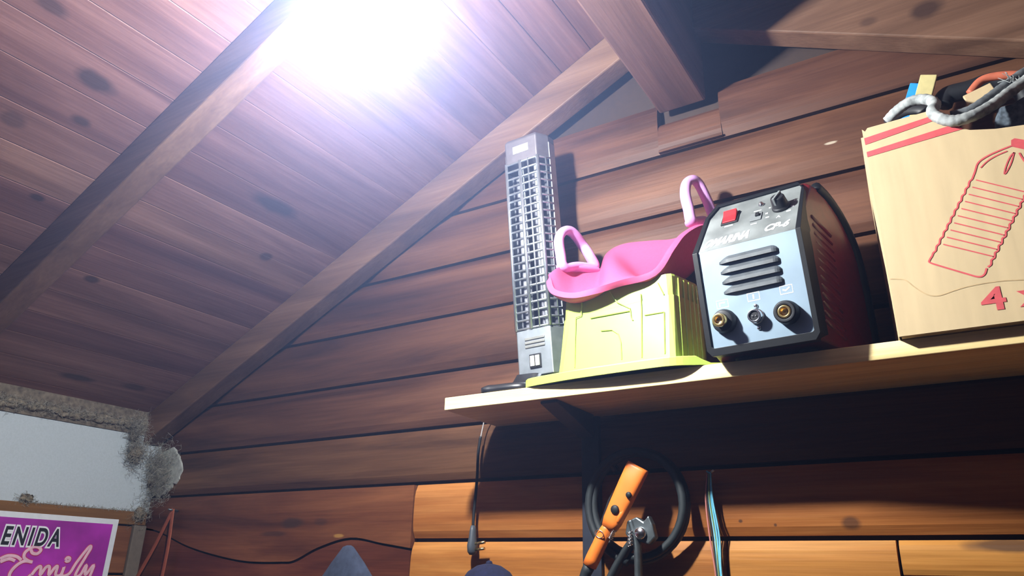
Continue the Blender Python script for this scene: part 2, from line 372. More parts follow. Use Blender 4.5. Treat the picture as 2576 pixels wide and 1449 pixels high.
# solid control panel below, cap above
bm = bmesh.new(); prism(bm, [(-.063, .030, .003), (-fx, -.001, .003), (fx, -.001, .003), (.063, .030, .003), (.060, .06, .003), (-.060, .06, .003)], (0, 0, .108)); link('control_panel', RH(bm), M_chrome, ht, bevel=.0015)
bm = bmesh.new()
for k in range(3): box(bm, -.024, .028, -.0035, 0, .068+.009*k, .074+.009*k)
link('vent_slots', RH(bm), plain('dull_grey_slots', (.28, .28, .27), .4, .6), ht, bevel=.001)
sw = link('rocker_switch', RH(BX(-.014, .016, -.0045, 0, .020, .052)), M_black, ht, bevel=.001)
M_cream = plain('cream_switch_caps', (.8, .78, .7), .4)
for x in (-.011, .0025): link('switch_cap', RH(BX(x, x+.0105, -.007, -.003, .024, .048)), M_cream, sw, bevel=.001)
capsec = [(-.062, .031), (-fx, -.001), (fx, -.001), (.062, .031), (.064, .058), (.045, .08), (-.045, .08), (-.064, .058)]
M_cap = plain('grey_brown_enamel', (.12, .105, .115), .45, .5)
bm = bmesh.new()
loft(bm, [[(x, y, HH-.052) for x, y in capsec], [(x, y, HH+.012) for x, y in capsec], [(x*.9, .04+(y-.04)*.85, HH+.02) for x, y in capsec]])
cap = link('top_cap', RH(bm), M_cap, ht, bevel=.003)
link('warning_label', RH(BX(-.022, .022, -.0022, 0, HH-.026, HH-.006)), M_label, cap)
bm = bmesh.new(); sec2 = [(-.085, -.09), (-.05, -.102), (.015, -.096), (.028, -.06), (.034, .0), (.042, .05), (.046, .07), (.02, .098), (-.06, .098), (-.09, .07)]
sec2 = [(p.x, p.y) for p in spline([(x, y, 0) for x, y in sec2], 4, True)]
loft(bm, [[(x, y, .0005) for x, y in sec2], [(x, y, .012) for x, y in sec2], [(x*.9-.003, y*.9+.004, .020) for x, y in sec2], [(x*.55, .03+(y-.03)*.5, .030) for x, y in sec2], [(x*.5, .04+(y-.04)*.42, .056) for x, y in sec2]])
link('base', bm, M_black, ht, True)

# ------------------------------------------------------------------ upturned planter
M_lime = plain('lime_green_plastic', (.38, .52, .085), .45, var=.04, scale=30, coat=.2)
PC = Vector((-.588, 1.38, SZ))
pot = thing('planter', 'lime green plastic trough planter turned upside down at the shelf front', 'planter', PC)
def polar(poly, n=120, ctr=PC):
    out = []
    for k in range(n):
        a = 2*math.pi*k/n; d = Vector((math.cos(a), math.sin(a))); best = None
        for (p, q) in zip(poly, poly[1:]+poly[:1]):
            p = Vector((p[0]-ctr.x, p[1]-ctr.y)); q = Vector((q[0]-ctr.x, q[1]-ctr.y)); e = q-p
            den = d.x*e.y-d.y*e.x
            if abs(den) < 1e-9: continue
            s_ = (p.x*e.y-p.y*e.x)/den; u = (p.x*d.y-p.y*d.x)/den
            if s_ > 0 and -1e-6 <= u <= 1+1e-6 and (best is None or s_ > best): best = s_
        out.append(d*best)
    return out
def rounded(poly, r=.012, n=5):
    out = []; N = len(poly); P = [Vector(p) for p in poly]
    for i in range(N):
        p, a, b_ = P[i], P[i-1], P[(i+1) % N]
        u = (a-p).normalized()*r; v = (b_-p).normalized()*r
        for k in range(n+1):
            s_ = k/n; out.append((p+u)*(1-s_)**2+p*2*s_*(1-s_)+(p+v)*s_*s_)
    return [(q.x, q.y) for q in out]
top = [(-.699, 1.299), (-.442, 1.258), (-.418, 1.345), (-.445, 1.455), (-.672, 1.47)]
bot = [(-.711, 1.287), (-.440, 1.247), (-.413, 1.337), (-.437, 1.466), (-.685, 1.482)]
rim = [(q.x, q.y) for q in spline([(-.764, 1.256, 0), (-.70, 1.243, 0), (-.62, 1.235, 0), (-.53, 1.232, 0), (-.46, 1.232, 0), (-.425, 1.239, 0), (-.385, 1.258, 0), (-.348, 1.278, 0), (-.344, 1.31, 0), (-.375, 1.38, 0), (-.425, 1.478, 0), (-.55, 1.488, 0), (-.70, 1.486, 0), (-.738, 1.38, 0), (-.758, 1.29, 0)], 4, True)]
K_ = 1.024
top, bot, rim = [[(x*K_, y*K_) for x, y in L] for L in (top, bot, rim)]
rim = [(x, min(y, 1.468)) for x, y in rim]; bot = [(x, min(y, 1.460)) for x, y in bot]
T, B, R_ = polar(rounded(top)), polar(rounded(bot)), polar(rim)
ins = [r*.965 for r in R_]
bm = bmesh.new(); RH_ = .018; PH = .196
low = lambda L: [(x, y, z if x+PC.x < -.41 else z*(.24 if x+PC.x > -.395 else .24+.76*(-.395-x-PC.x)/.015)) for x, y, z in L]
ring = lambda P, z, s_=1: [(p.x*s_, p.y*s_, z) for p in P]
lerp = lambda P, Q, f: [p*(1-f)+q*f for p, q in zip(P, Q)]
zst = .150                     # a small step below the top
loft(bm, [ring(B, .012, .96), ring(ins, .0005), ring(R_, .0005), low(ring(R_, RH_-.002)), low(ring(R_, RH_, .995)), low(ring(B, RH_)), ring(lerp(B, T, .82), zst), ring(lerp(B, T, .82), zst+.001, .985), ring(T, PH-.005, .992), ring(T, PH, .98)], True, False, True)
loft(bm, [ring(B, .012, .96), ring(T, PH-.008, .95)], True, False, True)
def onfront(px, py):           # a point of the leaning front face seen at that pixel
    v = ray(px, py); n = None
    a, b_, c = Vector((-.711*K_, 1.287*K_, SZ+.018)), Vector((-.440*K_, 1.247*K_, SZ+.018)), Vector((-.442*K_, 1.258*K_, SZ+PH-.007))
    n = (b_-a).cross(c-a).normalized(); return v*(a.dot(n)/v.dot(n))-PC-n*(-.0004 if n.y < 0 else .0004)
for L in ([(1446, 925), (1448, 800), (1462, 795), (1464, 760)], [(1535, 733), (1552, 760), (1585, 776), (1588, 800), (1592, 806)], [(1512, 832), (1540, 830), (1555, 840), (1562, 862), (1564, 905)], [(1612, 740), (1614, 780), (1615, 900)], [(1671, 785), (1673, 890)], [(1622, 793), (1670, 785)], [(1655, 712), (1670, 742)], [(1485, 800), (1585, 782)]):
    tube(bm, [onfront(*p) for p in L], .0013, n=6)
for f in (.22, .42, .60, .76, .9):
    p0 = Vector(bot[1]).lerp(Vector(bot[2]), f); p1 = Vector(top[1]).lerp(Vector(top[2]), f)
    tube(bm, [(p0.x-PC.x, p0.y-PC.y, .018), (p1.x-PC.x-.0005, p1.y-PC.y, PH-.007)], .0022, n=6)
link('shell', bm, M_lime, pot, False, bevel=.0)
for p in pot.children[0].data.polygons: p.use_smooth = False

# ------------------------------------------------------------------ toddler toilet seat
M_pink = plain('soft_pink_foam', (.47, .065, .165), .65, var=.05, scale=200, spec=.3); M_lilac = plain('lilac_plastic', (.50, .26, .55), .4, var=.03, coat=.2)
KS = 1.026
SO = Vector((-.585, 1.375, .564))
seat = thing('toilet_seat', 'pink padded toddler toilet seat with two lilac handles lying on the lime planter', 'toilet seat', SO)
near = [(1380, 705, 1.288), (1392, 733, 1.268), (1440, 743, 1.252), (1500, 731, 1.247), (1560, 713, 1.247), (1645, 687, 1.252), (1690, 625, 1.272), (1720, 588, 1.30), (1765, 565, 1.34), (1812, 575, 1.385)]
far = [(1380, 697, 1.296), (1402, 676, 1.318), (1445, 668, 1.38), (1508, 682, 1.42), (1530, 642, 1.44), (1570, 619, 1.452), (1640, 610, 1.46), (1690, 606, 1.46), (1740, 592, 1.455), (1812, 583, 1.41)]
sag = [.0, .018, .034, .020, -.004, .045, .075, .085, .06, .0]
Nn = spline([aty(*p[:2], p[2]*KS) for p in near], 6); Ff = spline([aty(*p[:2], min(p[2]*KS, 1.476)) for p in far], 6); Sg = [q.x for q in spline([(s_, 0, 0) for s_ in sag], 6)]
bm = bmesh.new(); rowsv = []; nv = 14
for a, b_, s_ in zip(Nn, Ff, Sg):
    rowsv.append([bm.verts.new(a.lerp(b_, k/nv)-SO+Vector((0, .25, -1)).normalized()*(s_*4*(k/nv)*(1-k/nv)*(1.25-.5*k/nv))) for k in range(nv+1)])
for a, b_ in zip(rowsv, rowsv[1:]):
    for k in range(nv): bm.faces.new((a[k], a[k+1], b_[k+1], b_[k]))
cu = link('cushion', bm, M_pink, seat, True)
sd = cu.modifiers.new('thick', 'SOLIDIFY'); sd.thickness = .013; sd.offset = 0
bv = cu.modifiers.new('round', 'BEVEL'); bv.width = .0062; bv.segments = 3; bv.limit_method = 'ANGLE'; bv.angle_limit = math.radians(50)
def handle(pts, r, basepts):
    P = spline([aty(x, y, Y*KS)-SO for x, y, Y in pts+[basepts[1]]], 7, True); bm = bmesh.new(); tube(bm, P, r, n=16, closed=True, flat=.8)
    Q = [aty(x, y, Y*KS)-SO+Vector((0, 0, -.004)) for x, y, Y in basepts]; tube(bm, [Q[0].lerp(Q[2], -.12), Q[0], Q[1], Q[2], Q[0].lerp(Q[2], 1.12)], [r*.35, r*.95, r, r*.95, r*.35], n=12, flat=.8); return link('handle', bm, M_lilac, seat, True)
handle([(1418, 672, 1.326), (1410, 640, 1.322), (1406, 605, 1.318), (1414, 585, 1.325), (1430, 580, 1.342), (1447, 592, 1.362), (1466, 618, 1.39), (1484, 645, 1.40), (1494, 672, 1.41)], 0.0135, [(1412, 668, 1.326), (1452, 670, 1.366), (1500, 678, 1.41)])
handle([(1740, 556, 1.36), (1732, 525, 1.36), (1724, 490, 1.362), (1727, 462, 1.37), (1742, 452, 1.38), (1757, 462, 1.395), (1772, 490, 1.41), (1785, 520, 1.425), (1796, 560, 1.43)], .0130, [(1734, 556, 1.36), (1765, 556, 1.40), (1800, 562, 1.43)])

# ------------------------------------------------------------------ welding machine
M_red = plain('dark_red_enamel', (.11, .004, .008), .4, var=.15, coat=.1); M_bezel = plain('black_bezel_plastic', (.005, .0055, .007), .5, spec=.25)
M_face = plain('grey_blue_front_plate', (.19, .26, .33), .5, var=.12, scale=14); M_panel = plain('dusty_grey_control_plate', (.115, .125, .125), .55, var=.5, scale=16)
M_rubber = plain('black_rubber', (.012, .013, .016), .55, spec=.3); M_brass = plain('brass', (.85, .62, .25), .25, 1.0, .1, 50); M_steel = plain('bright_steel', (.75, .75, .76), .2, 1.0)
M_print = plain('white_print', (.85, .88, .9), .5, var=.03); M_dust = plain('dusty_black_louvre', (.035, .042, .05), .55, var=.4, scale=50)
M_redsw = plain('red_switch', (.65, .015, .02), .3); M_grey = plain('grey_switch', (.12, .13, .135), .5)
wd = thing('welding_machine', 'black and dark red inverter welding machine with grey front plate on the shelf', 'welding machine', (-.285, 1.246, SZ), (0, 0, math.radians(-6)))
FT = .006
PF = [(.0, FT+.004), (-.034, .193), (.056, .326)]                   # front outline: foot, crease, top
back = [(.085, .327), (.122, .318), (.164, .292), (.195, .254), (.213, .205), (.222, .115), (.224, FT)]
def wx(y): return .0905+.044*max(0, min(1, y/.233))**1.2
prof = [(y+.006, z) for y, z in PF]+back
rings_ = []
bm = bmesh.new()
for f in (-1, -.9, .9, 1):
    rings_.append([((f*wx(y) if abs(f) < 1 else f*wx(y)), (y if abs(f) < 1 else y), (z if abs(f) < .95 else FT+(z-FT)*.975)) for y, z in prof])
loft(bm, rings_); link('case', bm, M_red, wd, bevel=.003)
fr = [(-.0965, .0), (.0965, .0)]
def pf(u, v, d=0.0):
    """point of the front: u across, v 0..1 on the plate (foot to crease), 1..2 on the control plate (crease to top), d out of it"""
    (y0, z0), (y1, z1), (y2, z2) = PF
    if v <= 1: a, b_, c = Vector((0, y0, z0)), Vector((0, y1, z1)), v
    else: a, b_, c = Vector((0, y1, z1)), Vector((0, y2, z2)), v-1
    e = (b_-a).normalized(); n = Vector((0, -e.z, e.y)); p = a.lerp(b_, c)+n*d; p.x = u; return p
def M_on(u, v, d=0.0):
    """frame on the front: x across, y up the plate, z out"""
    p = pf(u, v, d); e = (pf(u, v+.01)-pf(u, v)).normalized(); x = Vector((1, 0, 0)); n = x.cross(e)
    return Matrix(((x.x, e.x, n.x, p.x), (x.y, e.y, n.y, p.y), (x.z, e.z, n.z, p.z), (0, 0, 0, 1)))
# bezel: a frame round the front with cut upper corners
bm = bmesh.new(); hw = .0985
outl = [(-.090, -.03, .0), (-hw, .03, 0), (-hw, 1, 0), (-hw+.004, 1.72, 0), (-.078, 1.99, 0), (.080, 1.99, 0), (hw-.004, 1.8, 0), (hw, 1, 0), (hw, .03, 0), (.090, -.03, 0)]
inn = [(-.084, .045, 0), (-.0885, .06, 0), (-.0885, 1, 0), (-.0865, 1.70, 0), (-.072, 1.93, 0), (.083, 1.93, 0), (.0885, 1.86, 0), (.0895, 1, 0), (.0895, .06, 0), (.086, .045, 0)]
loft(bm, [[pf(*p) for p in [(u, v, -.05) for u, v, _ in outl]], [pf(u, v, .004) for u, v, _ in outl], [pf(u, v, .004) for u, v, _ in inn], [pf(u, v, -.012) for u, v, _ in inn]], True, False, False)
link('bezel', bm, M_bezel, wd, bevel=.002)
def plate(vs_, name, mat, d=0.0, th_=.006):
    bm = bmesh.new(); loft(bm, [[pf(u, v, d-th_) for u, v in vs_], [pf(u, v, d) for u, v in vs_]]); return link(name, bm, mat, wd)
face = plate([(-.0885, .04), (.0895, .04), (.0895, .999), (-.0885, .999)], 'front_plate', M_face)
ctrl = plate([(-.0885, 1.001), (.0895, 1.001), (.0885, 1.86), (.083, 1.93), (-.072, 1.93), (-.0865, 1.70)], 'control_plate', M_panel)
for k in range(4):                                              # hooded louvres
    v = .865-.098*k; Mv = M_on(0.002, v); bm = bmesh.new(); n = 28
    prof_l = lambda s_: (.0085*math.sin(s_*math.pi/2))
    L = []
    for i in range(n+1):
        s_ = i/n; x = -.054+.108*s_; h = min(1, (max(0, s_)/.16)**.7, (max(0, 1-s_)/.09)**.5)
        L.append([Mv @ Vector((x, -.0055, -.001)), Mv @ Vector((x, -.0055, .0001+.0062*h)), Mv @ Vector((x, -.001+.002*h, .0001+.0055*h)), Mv @ Vector((x, -.002+.0095*h, .0002)), Mv @ Vector((x, -.002+.0095*h, -.001))])
    loft(bm, L); link('louvre', bm, M_dust, face, False)
def conn(u, v, plug):
    Mv = M_on(u, v); bm = bmesh.new()
    lathe(bm, [(.0205, 0), (.0205, .008), (.019, .018), (.017, .02), (.0125, .02), (.0125, .014)] if not plug else [(.0215, 0), (.0215, .006), (.0185, .014), (.012, .016), (.012, .012)], 32, Mv, False)
    lathe(bm, [(.0195, .001), (.0195, .002)], 24, Mv)
    c = link('cable_socket', bm, M_rubber, wd, True, bevel=.0006)
    if plug: link('brass_pin', LT([(.0118, .01), (.0118, .030), (.0108, .0315), (.0068, .0315), (.006, .026), (.001, .024)], M=Mv), M_brass, c, True, bevel=.0004)
    else: link('brass_pin', LT([(.0115, .008), (.0115, .0195), (.0105, .021), (.0072, .021), (.0065, .012), (.001, .010)], M=Mv), M_brass, c, True, bevel=.0004)
conn(-.058, .285, True); conn(.052, .255, False)
Mv = M_on(-.001, .275)
gs = link('gun_socket', LT([(.0135, 0), (.0135, .003), (.0118, .004), (.0118, .014), (.0108, .015), (.0085, .015), (.0080, .009), (.0005, .0085)], M=Mv), M_steel, wd, True, bevel=.0004)
link('contact_insert', LT([(.0078, .005), (.0078, .0128), (.0005, .0129)], M=Mv), M_black, gs)
for dx in (-.003, .003): link('contact_pin', LT([(.0011, .012), (.0011, .0145), (.0002, .0149)], n=10, M=Mv @ Matrix.Translation((dx, 0, 0))), M_steel, gs, True)
for v in (.375, .165): link('screw', LT([(.0036, 0), (.0036, .0018), (.0022, .003), (.0002, .0032)], n=16, M=M_on(.0005 if v > .3 else 0, v)), M_steel, wd, True)
for u, v, g in ((-.058, .455, 'F'), (-.001, .465, '+'), (.056, .468, '~')):   # small white pictograms above the sockets
    Mv = M_on(u, v, .0003); bm = bmesh.new(); w_, h_ = .0105, .0068
    ribbon(bm, [Mv @ Vector(p) for p in ((-w_, -h_, 0), (w_, -h_, 0), (w_, h_, 0), (-w_, h_, 0))], .0016, Mv.to_3x3() @ Vector((0, 0, 1)), True)
    L = {'F': [(-.005, -.004), (-.005, .002), (.005, .002)], '+': [(0, -.004), (0, .004)], '~': [(-.006, .0005), (-.001, -.0015), (.006, .003)]}[g]
    ribbon(bm, [Mv @ Vector((*p, 0)) for p in L], .0026, Mv.to_3x3() @ Vector((0, 0, 1)))
    link('pictogram', bm, M_print, face)
nz = lambda M: M.to_3x3() @ Vector((0, 0, 1))
def boxon(Mv, w_, h_, d0, d1): bm = bmesh.new(); box(bm, -w_, w_, -h_, h_, d0, d1, M=Mv); return bm
Mv = M_on(-.041, 1.60); sb = link('switch_frame', boxon(Mv, .0165, .0195, -.001, .0025), M_black, wd, bevel=.001)
bm = bmesh.new(); prism(bm, [Mv @ Vector(p) for p in ((-.013, -.0155, .002), (-.013, .0155, .002), (-.013, .0155, .011), (-.013, 0, .0065), (-.013, -.0155, .0045))], Mv.to_3x3() @ Vector((.026, 0, 0)))
link('power_switch', bm, M_redsw, sb, bevel=.001); link('switch_print', boxon(M_on(-.041, 1.44, .0003), .008, .0018, 0, .0002), M_print, ctrl)
Mv = M_on(.011, 1.47); link('mode_switch', boxon(Mv, .0105, .0125, -.001, .002), M_grey, wd, bevel=.0008)
link('toggle', boxon(Mv @ Matrix.Translation((.003, .003, 0)), .0035, .0045, .002, .006), M_black, wd.children[-1], bevel=.0006)
link('indicator_light', LT([(.0055, 0), (.0055, .002), (.004, .003), (.003, .006), (.0005, .0068)], n=20, M=M_on(.016, 1.72)), M_steel, wd, True)
Mv = M_on(.056, 1.54); kb = link('knob', LT([(.0165, 0), (.0165, .004), (.0145, .006), (.0125, .022), (.011, .024), (.001, .0242)], n=28, M=Mv), M_black, wd, True, bevel=.0005)
link('knob_pointer', boxon(Mv @ Matrix.Rotation(math.radians(-20), 4, 'Z'), .0022, .0135, .005, .028), M_grey, kb, bevel=.0006)
def on_text(body, u, v, size, width, shear=0.0, bold=.0):
    Mv = M_on(u, v, .0004); o = text(body, size, M_print, ctrl, (0, 0, 0), (0, 0, 0), 'lettering', shear, bold, width)
    o.matrix_local = Mv; return o
on_text('OMARINA', -.082, 1.075, .033, .084, .45, .0016)
on_text('CP-6', .031, 1.11, .026, .044, .35, .0010)
on_text('A', .050, 1.33, .010, .008); 
for u, v, w_, h_ in ((.033, 1.40, .003, .0018), (.030, 1.49, .0022, .0022), (.034, 1.60, .0016, .0016), (.071, 1.42, .004, .0018), (.077, 1.50, .0025, .002), (.079, 1.62, .0016, .0016), (.011, 1.605, .007, .0013), (.009, 1.335, .0055, .0014)):
    link('scale_mark', boxon(M_on(u, v, .0003), w_, h_, 0, .0002), M_print, ctrl)
bm = bmesh.new()
bm.free()
for sgn in (-1, 1):
    bm = bmesh.new()
    for k in range(13):                                         # pressed louvres on the red side
        z = .245-.0165*k; y0 = .035
        P = [Vector((sgn*(wx(y)+.001), y, z-(y-y0)*.25)) for y in (y0, y0+.004, y0+.03, y0+.07, y0+.075)]
        tube(bm, P, [.001, .0055, .006, .0055, .001], n=8, flat=.9)
    link('side_louvres', bm, M_red, wd.children[0], True)
for sgn in (-1, 1):                                             # black trim that follows the hood
    link('hood_trim', TB([(sgn*(wx(p.x)-.003), p.x, p.y-.004) for p in spline([(y, z, 0) for y, z in back], 4)], .011, n=10), M_bezel, wd, True)
for u, y in ((-.052, .05), (.058, .06), (-.05, .19), (.06, .19)): link('foot', LT([(.014, .0003), (.015, .003), (.0155, FT+.001)], n=20, M=Matrix.Translation((u, y, 0))), M_rubber, wd, True)

# ------------------------------------------------------------------ cardboard box and what lies in it
M_card = plain('corrugated_cardboard', (.50, .38, .22), .75, var=.07, scale=9, stretch=(6, 1, .6)); M_cardin = plain('cardboard_inside', (.42, .29, .15), .85)
M_ink = plain('red_box_print', (.52, .07, .08), .7, var=.12, scale=90); M_stain = plain('damp_stain', (.44, .31, .16), .8, var=.2)
BY = 1.266; BO = Vector((-.0777, BY, SZ))
cb = thing('cardboard_box', 'open brown cardboard box with red print standing at the right of the shelf', 'cardboard box', BO)
def bp(px, py, d=0.0): p = aty(px, py, BY); return Vector((p.x-BO.x, -d, p.z-BO.z))
BW, BD = .42, .224
ptop = [bp(*p) for p in ((2168, 326), (2176, 331), (2182, 322), (2330, 281), (2338, 286), (2395, 318), (2440, 327), (2505, 324), (2576, 314))]
ptop = [(p.x, p.z) for p in ptop]+[(BW, .338)]
front = [(0, .0005)]+ptop+[(BW, .0005)]
bm = bmesh.new(); prism(bm, [(x, 0, z) for x, z in front], (0, .004, 0)); link('front_panel', bm, M_card, cb)
bm = bmesh.new()
lp = [(-.0005, .003, .0005), (-.020, BD, .0005), (-.022, BD, .355), (-.0045, .003, .372)]
prism(bm, lp, (.004, 0, 0)); link('side_panel', bm, M_card, cb)
link('side_panel', BX(BW-.004, BW, .004, BD, .0005, .35), M_card, cb)
link('back_panel', BX(-.012, BW-.004, BD-.004, BD-.0005, .0005, .36), M_cardin, cb); link('bottom_panel', BX(.0, BW-.004, .005, BD-.005, .0005, .004), M_cardin, cb)
bm = bmesh.new(); e = .0007
for a in ([(2164, 351), (2337, 294), (2352, 303), (2165, 362+6)], [(2168, 386), (2400, 313), (2425, 324), (2172, 398)]):
    bm.faces.new([bm.verts.new(Vector((max(q_.x, .0006), q_.y, q_.z))) for q_ in [bp(x, y, e) for x, y in a]])
link('red_stripes', bm, M_ink, cb)
bm = bmesh.new(); sx_, sy_ = 476/1642, 420/1449
q = lambda L: [bp(2100+x*sx_, 140+y*sy_, e) for x, y in L]
rb = lambda L, w_=.0026, c=False: ribbon(bm, q(L), w_, (0, -1, 0), c)
sp2 = lambda L, n=5: [(p.x, p.y) for p in spline([(x, y, 0) for x, y in L], n)]
rb(sp2([(1530, 785), (1440, 820), (1330, 870), (1245, 930), (1215, 1010), (1190, 1075)])); rb(sp2([(1495, 830), (1400, 870), (1320, 920), (1265, 975)]), .002)
rb(sp2([(1555, 840), (1520, 880), (1485, 960), (1470, 1025), (1490, 1010), (1530, 930), (1555, 840)]), .002)
rb(sp2([(1600, 845), (1640, 910), (1700, 980), (1790, 1040), (1850, 1130)]))
sc = []
for k in range(11):
    x = 1190-k*31.5; y = 1075+k*62; sc += [(x, y), (x-22, y+18), (x-28, y+40)]
    if k < 11:
        if k != 10: rb([(x+35, y+5), (x+35+430, y+110)], .0019)
rb(sp2(sc, 3)); xe, ye = sc[-1]
rb(sp2([(xe, ye), (xe-25, ye+40), (xe-20, ye+62), (xe+80, ye+95), (xe+300, ye+160), (xe+400, ye+185), (xe+450, ye+165), (xe+470, ye+110)]))
sc2 = []
for k in range(11):
    x = xe+480+k*31.5; y = ye+100-k*62; sc2 += [(x, y), (x+26, y-18), (x+30, y-40)]
rb(sp2(sc2, 3))
bm.faces.new([bm.verts.new(p) for p in q([(1530, 735), (1560, 718), (1720, 745), (1740, 790), (1640, 815), (1530, 790)])])
link('bag_drawing', bm, M_ink, cb)
p4 = bp(2474, 783, .0006); text('4 x', .050, M_ink, cb, p4, RX90, 'lettering', 0, .0012, .086)
bm = bmesh.new(); ribbon(bm, [bp(x, y, .0005) for x, y in sp2([(2240, 702), (2275, 704), (2300, 722), (2330, 740), (2360, 744), (2400, 731), (2430, 722), (2480, 712), (2530, 706), (2580, 704)], 6)], .0016, (0, -1, 0)); link('water_mark', bm, M_stain, cb)
M_rope = plain('grimy_white_rope', (.30, .32, .32), .95, var=.5, scale=60, bump=.6)
def ap(x, y, Y): return aty(x, y, Y+.028)
RO = ap(2400, 300, 1.27)
def rel(pts, o): return [ap(*p)-o for p in pts]
rope = thing('rope', 'thick grimy white braided rope looped over the box edge', 'rope', RO)
def braid(bm, P, r):
    rr = [r*(1+.05*math.sin(i*2.2)) for i in range(len(P))]; tube(bm, P, rr, n=12)
bm = bmesh.new()
braid(bm, spline(rel([(2232, 305, 1.32), (2255, 280, 1.31), (2290, 256, 1.30), (2330, 250, 1.29), (2352, 262, 1.255), (2345, 280, 1.232), (2362, 296, 1.226), (2400, 304, 1.225), (2450, 290, 1.230), (2500, 262, 1.25), (2545, 228, 1.275), (2600, 190, 1.29), (2680, 150, 1.31)], RO), 8), .0095)
link('strand', bm, M_rope, rope, True)
bm = bmesh.new(); braid(bm, spline(rel([(2392, 292, 1.256), (2440, 278, 1.258), (2490, 245, 1.272), (2530, 215, 1.285), (2590, 175, 1.30), (2680, 135, 1.32)], RO), 8), .0085)
M_rope2 = plain('dirty_dark_rope', (.09, .10, .11), .9, var=.5, scale=60, bump=.6)
link('strand', bm, M_rope2, rope, True, label='dirty dark strand')
bm = bmesh.new()
for k in range(14): 
    a = ap(2540+random.uniform(-5, 25), 205+random.uniform(-8, 8), 1.275)-RO; tube(bm, [a, a+Vector((random.uniform(-.03, .005), random.uniform(-.01, .01), random.uniform(0, .022)))], .0006, n=4)
link('frayed_fibres', bm, M_rope, rope)
def stick(name, label, cat, a, b_, w_, th_, mat):
    A, B_ = ap(*a), ap(*b_); d = (A-B_); L = d.length
    z = d.normalized(); y = Vector((0, 1, 0)); y = (y-z*y.dot(z)).normalized(); x = y.cross(z)
    M = Matrix(((x.x, y.x, z.x, 0), (x.y, y.y, z.y, 0), (x.z, y.z, z.z, 0), (0, 0, 0, 1)))
    bm = bmesh.new(); box(bm, -w_/2, w_/2, -th_/2, th_/2, 0, L, M=M); tag(link(name, bm, mat, None, bevel=.0015), label, cat).location = B_
stick('wooden_slat', 'yellowish flat wooden slat poking up behind the rope in the box', 'wooden slat', (2337, 190, 1.385), (2300, 330, 1.385), .029, .008, plain('yellowish_wood', (.50, .43, .20), .6))
stick('plastic_strip', 'bright blue plastic strip beside the yellowish slat in the box', 'plastic strip', (2303, 210, 1.398), (2262, 345, 1.398), .019, .004, plain('bright_blue_plastic', (.02, .25, .75), .4))
stick('cardboard_scrap', 'tan cardboard scrap lying under the rope in the box', 'cardboard scrap', (2500, 222, 1.31), (2430, 256, 1.31), .024, .006, M_card)
HO = ap(2540, 220, 1.36); tag(link('hose', TB([p-HO for p in spline([ap(*p) for p in ((2440, 235, 1.36), (2470, 202, 1.36), (2520, 190, 1.36), (2580, 192, 1.36), (2640, 225, 1.36), (2660, 300, 1.36))], 8)], .0075, n=12), plain('faded_orange_rubber', (.50, .13, .07), .5), None, True), 'faded orange hose curving up behind the rope in the box', 'hose').location = HO
KO = ap(2265, 300, 1.30); tag(link('black_strap', TB([p-KO for p in spline([ap(*p) for p in ((2236, 312, 1.352), (2256, 288, 1.35), (2290, 274, 1.346), (2325, 276, 1.343), (2350, 300, 1.34))], 6)], .012, n=10, flat=.35, up=(0, 1, 0)), M_black, None, True), 'shiny black strap curled under the rope at the box edge', 'strap').location = KO
GO = ap(2545, 300, 1.28); bm = bmesh.new()
blob = [ap(x, y, 1.272)-GO for x, y in ((2502, 300), (2510, 268), (2545, 258), (2600, 225), (2660, 230), (2660, 330), (2505, 328))]
prism(bm, blob, (0, .05, 0)); g = tag(link('grey_sponge', bm, plain('grey_foam', (.075, .095, .12), .95, var=.5, scale=110, bump=.8), None, bevel=.006, seg=3), 'dark grey foam sponge under the rope at the right of the box', 'sponge'); g.location = GO
bm = bmesh.new(); DO = ap(2420, 262, 1.40)
tube(bm, [p-DO for p in spline([ap(*p) for p in ((2370, 265, 1.415), (2385, 240, 1.415), (2440, 225, 1.415), (2500, 205, 1.415), (2560, 215, 1.415), (2600, 270, 1.415))], 6)], .018, n=10); tag(link('black_hose', bm, M_rubber, None, True), 'black rubber hose coiled behind the rope in the box', 'hose').location = DO

# ------------------------------------------------------------------ things hung below the shelf
WO = lambda x, y, Y=1.49: aty(x, y, Y)
M_teal = plain('dark_rubber_cable', (.013, .018, .021), .6)
CO = aty(1602, 1268, 1.466)
coil = thing('cable_coil', 'thick dark welding cable coiled in a ring against the wall boards', 'cable', CO)
bm = bmesh.new(); P = []
for k in range(3*40+1):
    a = 2*math.pi*k/40-1.75; r = .098+.006*math.sin(a*.33+1)+.004*(k//40); P.append(Vector((r*math.cos(a), .010-.007*(k/40), r*1.04*math.sin(a))))
tube(bm, P, .0085, n=10); link('cable_turns', bm, M_teal, coil, True)
for a in (2.2,): 
    c = Vector((.10*math.cos(a), .008, .104*math.sin(a))); link('cable_tie', LT([(.017, -.006), (.017, .006)], n=16, M=Matrix.Translation(c) @ Matrix.Rotation(-a+math.pi/2, 4, 'Y').to_4x4() @ Matrix.Rotation(math.pi/2, 4, 'Y')), M_black, coil, True)
